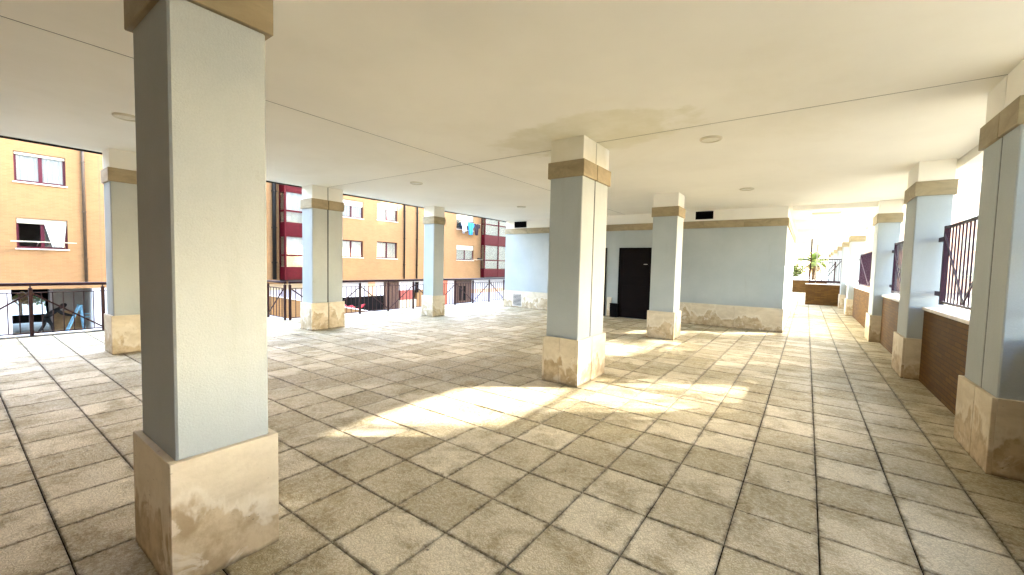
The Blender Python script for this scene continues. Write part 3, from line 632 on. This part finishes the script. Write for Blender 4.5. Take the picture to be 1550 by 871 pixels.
part('ground_floor_slab', YARD, bl, (FX-9, GX-.3, -14, 46, YARDZ, YARDZ+.02)); part('back_wall', GREYW, bl, (FX-9, FX-8.9, 4, 46, YARDZ, 0)); gpart('wall', WHITE, -14, -3.51, YARDZ, -.01)
# shrubs seen through the passage
for k, (y, x) in enumerate(((.4, -35.5), (1.6, -36.3), (2.7, -35.2))): tree('shrub', ['light green shrub seen through the dark passage, by the white column', 'pale flowering shrub framed by the gable opening of the dark passage', 'green shrub seen through the passage behind the grey wall'][k], 'shrub', (x, y, YARDZ), 2.0, .95, (LEAF2, DRYL, LEAF1)[k], 900, .12, 30+k)

# ------------------------------------------------------------------ laundry and drying poles
t = thing('drying_pole', 'pale drying pole rack fixed below the open window with the tied curtain', 'drying rack', (FX, 1.4, 1.98))
for x in (.25, .42): MB().bar((FX+x, .52, 1.98+.02*(x > .3)), (FX+x, 2.36, 2.0), .016, 6).build('pole', SHUT, t)
for y in (1.25, 1.75): MB().bar((FX-.02, y, 1.83), (FX+.46, y, 1.97), .012, 6).build('arm', CHROME, t)
t = thing('drying_pole', 'pale drying pole rack beside the lower window under the laundry', 'drying rack', (FX, 29.6, 2.0))
MB().bar((FX+.35, 28.4, 2.0), (FX+.35, 30.5, 1.95), .018, 6).build('pole', SHUT, t); MB().bar((FX-.02, 29.6, 1.9), (FX+.4, 29.6, 1.99), .015, 6).build('arm', CHROME, t); part('clamp', DKPIPE, t, (FX+.28, FX+.42, 29.45, 29.95, 2.0, 2.14))
LX = FX+.42
t = thing('clothes_line', 'thin line and brackets holding laundry under the upper window', 'clothes line', (FX, 28, 5.45))
MB().bar((LX, 26.7, 5.42), (LX, 29.7, 5.36), .008, 5).build('line', CHROME, t)
for y in (26.8, 29.6): MB().bar((FX-.02, y, 5.2), (LX+.03, y, 5.42), .014, 6).build('bracket', CHROME, t)
def garment(name, label, cat, mat, y0, y1, z0, z1, neck, seed, x=LX):
    rg = random.Random(seed); n, mrow = 14, 10; b = MB(); ym = (y0+y1)/2
    def P(i, j):
        s = i/n; v = j/mrow; wid = (y1-y0)/2
        half = wid*(1.0 if v < .28 else .84+.05*math.sin(v*9+seed))            # sleeves on top, body below
        if v < .28: half = wid*(.82+.18*min(1, v/.2))
        y = ym+(2*s-1)*half; z = z1-(z1-z0)*v*(1 if .18 < s < .82 else (.42 if v > .3 else 1))
        if .18 >= s or s >= .82:
            z = max(z, z1-(z1-z0)*.36)
        return (x+.045*math.sin(s*17+seed)*(.3+v)+.02*math.sin(v*8+seed), y, z+.015*math.sin(s*11))
    for i in range(n):
        for j in range(mrow): b.quad(P(i, j), P(i+1, j), P(i+1, j+1), P(i, j+1))
    o = b.build(name, mat, None, True); o.modifiers.new('thick', 'SOLIDIFY').thickness = .012
    return tag(o, label, cat, 'laundry on the line')
garment('shirt', 'white shirt hanging on the line under the upper window', 'shirt', simple('white_cloth', (.78, .78, .80), .9), 26.95, 27.85, 4.55, 5.42, 1, 1)
garment('shirt', 'bright blue shirt hanging between the white and the dark laundry', 'shirt', simple('blue_cloth', (.035, .27, .62), .9), 27.75, 28.72, 4.28, 5.40, 1, 2, LX+.03)
garment('shirt', 'dark maroon shirt hanging next to the bright blue one', 'shirt', simple('dark_cloth', (.018, .006, .012), .9), 28.62, 29.62, 4.30, 5.38, 0, 3)
garment('shirt', 'white and grey cloth hanging behind the white shirt', 'shirt', simple('grey_cloth', (.42, .42, .45), .9), 27.05, 27.75, 4.38, 5.40, 1, 5, LX-.12)

# ------------------------------------------------------------------ courtyard things
# red motorbike beside the sloping low wall
t = thing('low_wall', 'low yellow brick wall sloping down beside the red motorbike', 'wall', (-20, 11.5, YARDZ))
b = MB(); y0, y1 = 8.5, 15.4; za, zb = -.35, -1.82
n0 = len(b.v); b.v += [(-20.1, y0, YARDZ), (-20.1, y1, YARDZ), (-20.1, y1, zb), (-20.1, y0, za), (-19.9, y0, YARDZ), (-19.9, y1, YARDZ), (-19.9, y1, zb), (-19.9, y0, za)]
b.f += [(0, 1, 2, 3), (7, 6, 5, 4), (0, 4, 5, 1), (1, 5, 6, 2), (2, 6, 7, 3), (3, 7, 4, 0)]; b.build('brickwork', FBRICK, t)
MB().flat((-20, y0, za+.03), (-20, y1, zb+.03), (1, 0, 0), .28, .06).build('coping', COPING, t)
BY, BX = 14.0, -21.3
t = thing('motorbike', 'red motorbike parked behind the low sloping wall', 'motorbike', (BX, BY, YARDZ))
RED = simple('red_bodywork', (.55, .012, .02), .25, var=.05)
def wheel(y):
    b = MB(); r, w_, n = .31, .055, 24
    for k in range(n):
        a0, a1 = 2*math.pi*k/n, 2*math.pi*(k+1)/n
        for j in range(8):
            p0, p1 = 2*math.pi*j/8, 2*math.pi*(j+1)/8
            P = lambda a, p: (BX+w_*math.sin(p), y+(r-w_+w_*math.cos(p))*math.cos(a), YARDZ+r+(r-w_+w_*math.cos(p))*math.sin(a)); b.quad(P(a0, p0), P(a1, p0), P(a1, p1), P(a0, p1))
    o = b.build('wheel', BLACK, t, True); b = MB()
    for k in range(6): a = k*math.pi/3; b.bar((BX, y, YARDZ+r), (BX, y+.24*math.cos(a), YARDZ+r+.24*math.sin(a)), .015, 5)
    b.build('rim', CHROME, o)
wheel(BY-.68); wheel(BY+.68)
def loft(name, mat, secs, p):
    b = MB(); n = 12; rings = []
    for (y, zc, hw, hh) in secs: rings.append([(BX+hw*math.copysign(abs(math.cos(q))**.7, math.cos(q)), y, zc+hh*math.copysign(abs(math.sin(q))**.7, math.sin(q))) for q in [2*math.pi*k/n for k in range(n)]])
    for a, c in zip(rings, rings[1:]):
        for k in range(n): b.quad(a[k], a[(k+1) % n], c[(k+1) % n], c[k])
    b.quad(*rings[0][::-1]); b.quad(*rings[-1]); return b.build(name, mat, p, True)
Zb = YARDZ
loft('tank', RED, [(BY-.38, Zb+.82, .06, .05), (BY-.3, Zb+.88, .15, .12), (BY-.05, Zb+.90, .17, .14), (BY+.15, Zb+.82, .10, .09)], t); loft('fairing', RED, [(BY-.86, Zb+.86, .05, .05), (BY-.78, Zb+.92, .15, .17), (BY-.55, Zb+.85, .19, .27), (BY-.25, Zb+.66, .17, .26), (BY+.1, Zb+.52, .12, .15)], t)
loft('tail', RED, [(BY+.3, Zb+.80, .10, .07), (BY+.6, Zb+.90, .11, .09), (BY+.88, Zb+1.02, .05, .05)], t); loft('seat', BLACK, [(BY+.08, Zb+.84, .11, .05), (BY+.3, Zb+.86, .14, .06), (BY+.6, Zb+.95, .10, .06)], t)
loft('engine', DKPIPE, [(BY-.25, Zb+.42, .14, .14), (BY, Zb+.42, .17, .2), (BY+.25, Zb+.42, .12, .14)], t)
MB().bar((BX, BY-.68, Zb+.31), (BX, BY-.45, Zb+1.0), .03).build('fork', CHROME, t); MB().bar((BX-.34, BY-.40, Zb+1.04), (BX+.34, BY-.40, Zb+1.04), .016).build('handlebar', BLACK, t); MB().bar((BX, BY+.1, Zb+.38), (BX, BY+.68, Zb+.31), .035).build('swingarm', CHROME, t); MB().bar((BX, BY-.55, Zb+1.05), (BX, BY-.70, Zb+1.22), .09, 10, .03).build('windscreen', GLASS, t)
part('headlight', CHROME, t, (BX-.08, BX+.08, BY-.88, BY-.84, Zb+.82, Zb+.92), c=.01)
MB().bar((BX+.1, BY, Zb+.4), (BX+.3, BY+.05, Zb+.0), .012).build('kickstand', BLACK, t)

# blue trestle leaning by the white column
t = thing('trestle', 'light blue folding trestle standing beside the grey passage wall', 'trestle', (FX-1.6, 2.6, YARDZ))
TX, TY = FX-1.6, 2.62
for dx in (-.22, .22):
    for (a, c) in ((-.48, .02), (.18, .06)): MB().flat((TX+dx, TY+a, YARDZ), (TX+dx, TY+c, YARDZ+1.4), (1, 0, 0), .05, .05).build('leg', BLUEP, t)
for a, z in ((-.30, .5), (-.14, .95), (.14, .5), (.1, 1.0)): MB().bar((TX-.24, TY+a, YARDZ+z), (TX+.24, TY+a, YARDZ+z), .018).build('rung', BLUEP, t)
part('top_bar', BLUEP, t, (TX-.3, TX+.3, TY-.02, TY+.10, YARDZ+1.38, YARDZ+1.43), c=.005); MB().bar((TX+.25, TY+.04, YARDZ+1.0), (TX+.25, TY+1.0, YARDZ+1.02), .016).build('crossbar', BLUEP, t); MB().bar((TX+.25, TY+.04, YARDZ+.85), (TX+.25, TY+1.0, YARDZ+.86), .016).build('crossbar', BLUEP, t)

# person bending forward in the passage
def person(x, y, z):
    me = bpy.data.meshes.new('person'); J = {}; V = []; Ed = []; Rd = []
    def v(name, p, r, par=None):
        J[name] = len(V); V.append((p[0], p[1], p[2])); Rd.append(r)
        if par: Ed.append((J[par], J[name]))
    v('pelvis', (0, 0, .88), (.15, .13)); v('belly', (0, .14, 1.02), (.15, .12), 'pelvis'); v('chest', (0, .34, 1.18), (.17, .12), 'belly'); v('neck', (0, .46, 1.27), (.065, .06), 'chest'); v('head', (0, .54, 1.32), (.085, .095), 'neck'); v('crown', (0, .63, 1.39), (.07, .085), 'head')
    for s, n_ in ((-1, 'l'), (1, 'r')):
        v('sh'+n_, (s*.18, .36, 1.17), (.065, .065), 'chest'); v('el'+n_, (s*.23, .52, .95 if s < 0 else 1.02), (.048, .048), 'sh'+n_); v('wr'+n_, (s*.2, .74, .86 if s < 0 else .93), (.034, .034), 'el'+n_); v('pm'+n_, (s*.19, .82, .83 if s < 0 else .90), (.035, .02), 'wr'+n_)
        for k in range(4): v('f%d%s' % (k, n_), (s*.19+(k-1.5)*.018, .90-(k == 3)*.02, .79 if s < 0 else .86), (.009, .009), 'pm'+n_)
        v('th'+n_, (s*.19-s*.05, .84, .80 if s < 0 else .87), (.010, .010), 'pm'+n_)
        st = .20 if s > 0 else -.28
        v('hp'+n_, (s*.10, 0, .84), (.095, .10), 'pelvis'); v('kn'+n_, (s*.11, st*.5+.08, .47), (.066, .066), 'hp'+n_); v('an'+n_, (s*.11, st, .09), (.045, .045), 'kn'+n_); v('to'+n_, (s*.12, st+.15, .035), (.042, .03), 'an'+n_)
    me.from_pydata(V, Ed, []); o = bpy.data.objects.new('person', me); COL.objects.link(o); o.location = (x, y, z)
    sk = o.modifiers.new('skin', 'SKIN'); sub = o.modifiers.new('sub', 'SUBSURF'); sub.levels = sub.render_levels = 1
    lay = me.skin_vertices[0] if me.skin_vertices else None
    if lay is None:
        bpy.context.view_layer.objects.active = o; bpy.ops.mesh.customdata_skin_add(); lay = me.skin_vertices[0]
    for i, r in enumerate(Rd): lay.data[i].radius = r
    lay.data[0].use_root = True
    me.materials.append(simple('black_clothing', (.012, .012, .014), .9))
    b = MB(); leavesr = random.Random(2)
    bm = bmesh.new(); bmesh.ops.create_uvsphere(bm, u_segments=12, v_segments=8, radius=1)
    for q in bm.verts: q.co = Vector((x+q.co.x*.092, y+.57+q.co.y*.115, z+1.395+q.co.z*.085))
    b.add_bm(bm); h = b.build('hair', simple('dark_hair', (.015, .010, .008), .7), None, True); h.data.transform(Matrix.Translation((-x, -y, -z))); h.parent = o
    return tag(o, 'person in black clothes bending forward in the passage across the courtyard', 'person')
person(FX-2.0, 1.62, YARDZ+.02)

# ------------------------------------------------------------------ pink brick building far beyond the garden
t = thing('distant_building', 'pale pink brick apartment building far beyond the garden', 'building', (20, 66, -.25))
b = MB(); b.box(8, 14.2, 60, 72, -.25, 11.2); b.build('wall', PINKB, t)
b = MB(); b.box(14.2, 16.1, 60, 72, -.25, 12.4); b.box(16.1, 34, 60, 72, -.25, 13.6); b.build('wall', PINKB, t)
for X in (9.6, 12.0, 14.6, 16.8, 19.2, 21.6):
    for k in range(4):
        z0 = 1.2+k*2.9
        if z0+1.4 > (11 if X < 14 else 12.2): continue
        f_ = part('window', SHUT, t, (X, X+1.15, 59.94, 60.02, z0, z0+1.4)); part('pane', GLASS, f_, (X+.08, X+1.07, 59.92, 59.935, z0+.08, z0+.9))

t = thing('courtyard_block', 'cream apartment block standing beyond the far end of the passage', 'building', (-4.2, 58, -.25))
part('wall', CREAMR, t, (-8, -.35, 36.8, 80, -.25, 18))  # stretched toward the courtyard and raised to keep sun off the brick facade
for k in range(5):
    for y in (38, 42, 46, 50, 54):
        f_ = part('window', WFRAME, t, (-.36, -.31, y, y+1.4, 1+k*2.9, 2.4+k*2.9)); part('pane', GLASS, f_, (-.305, -.30, y+.08, y+1.32, 1.08+k*2.9, 2.32+k*2.9))
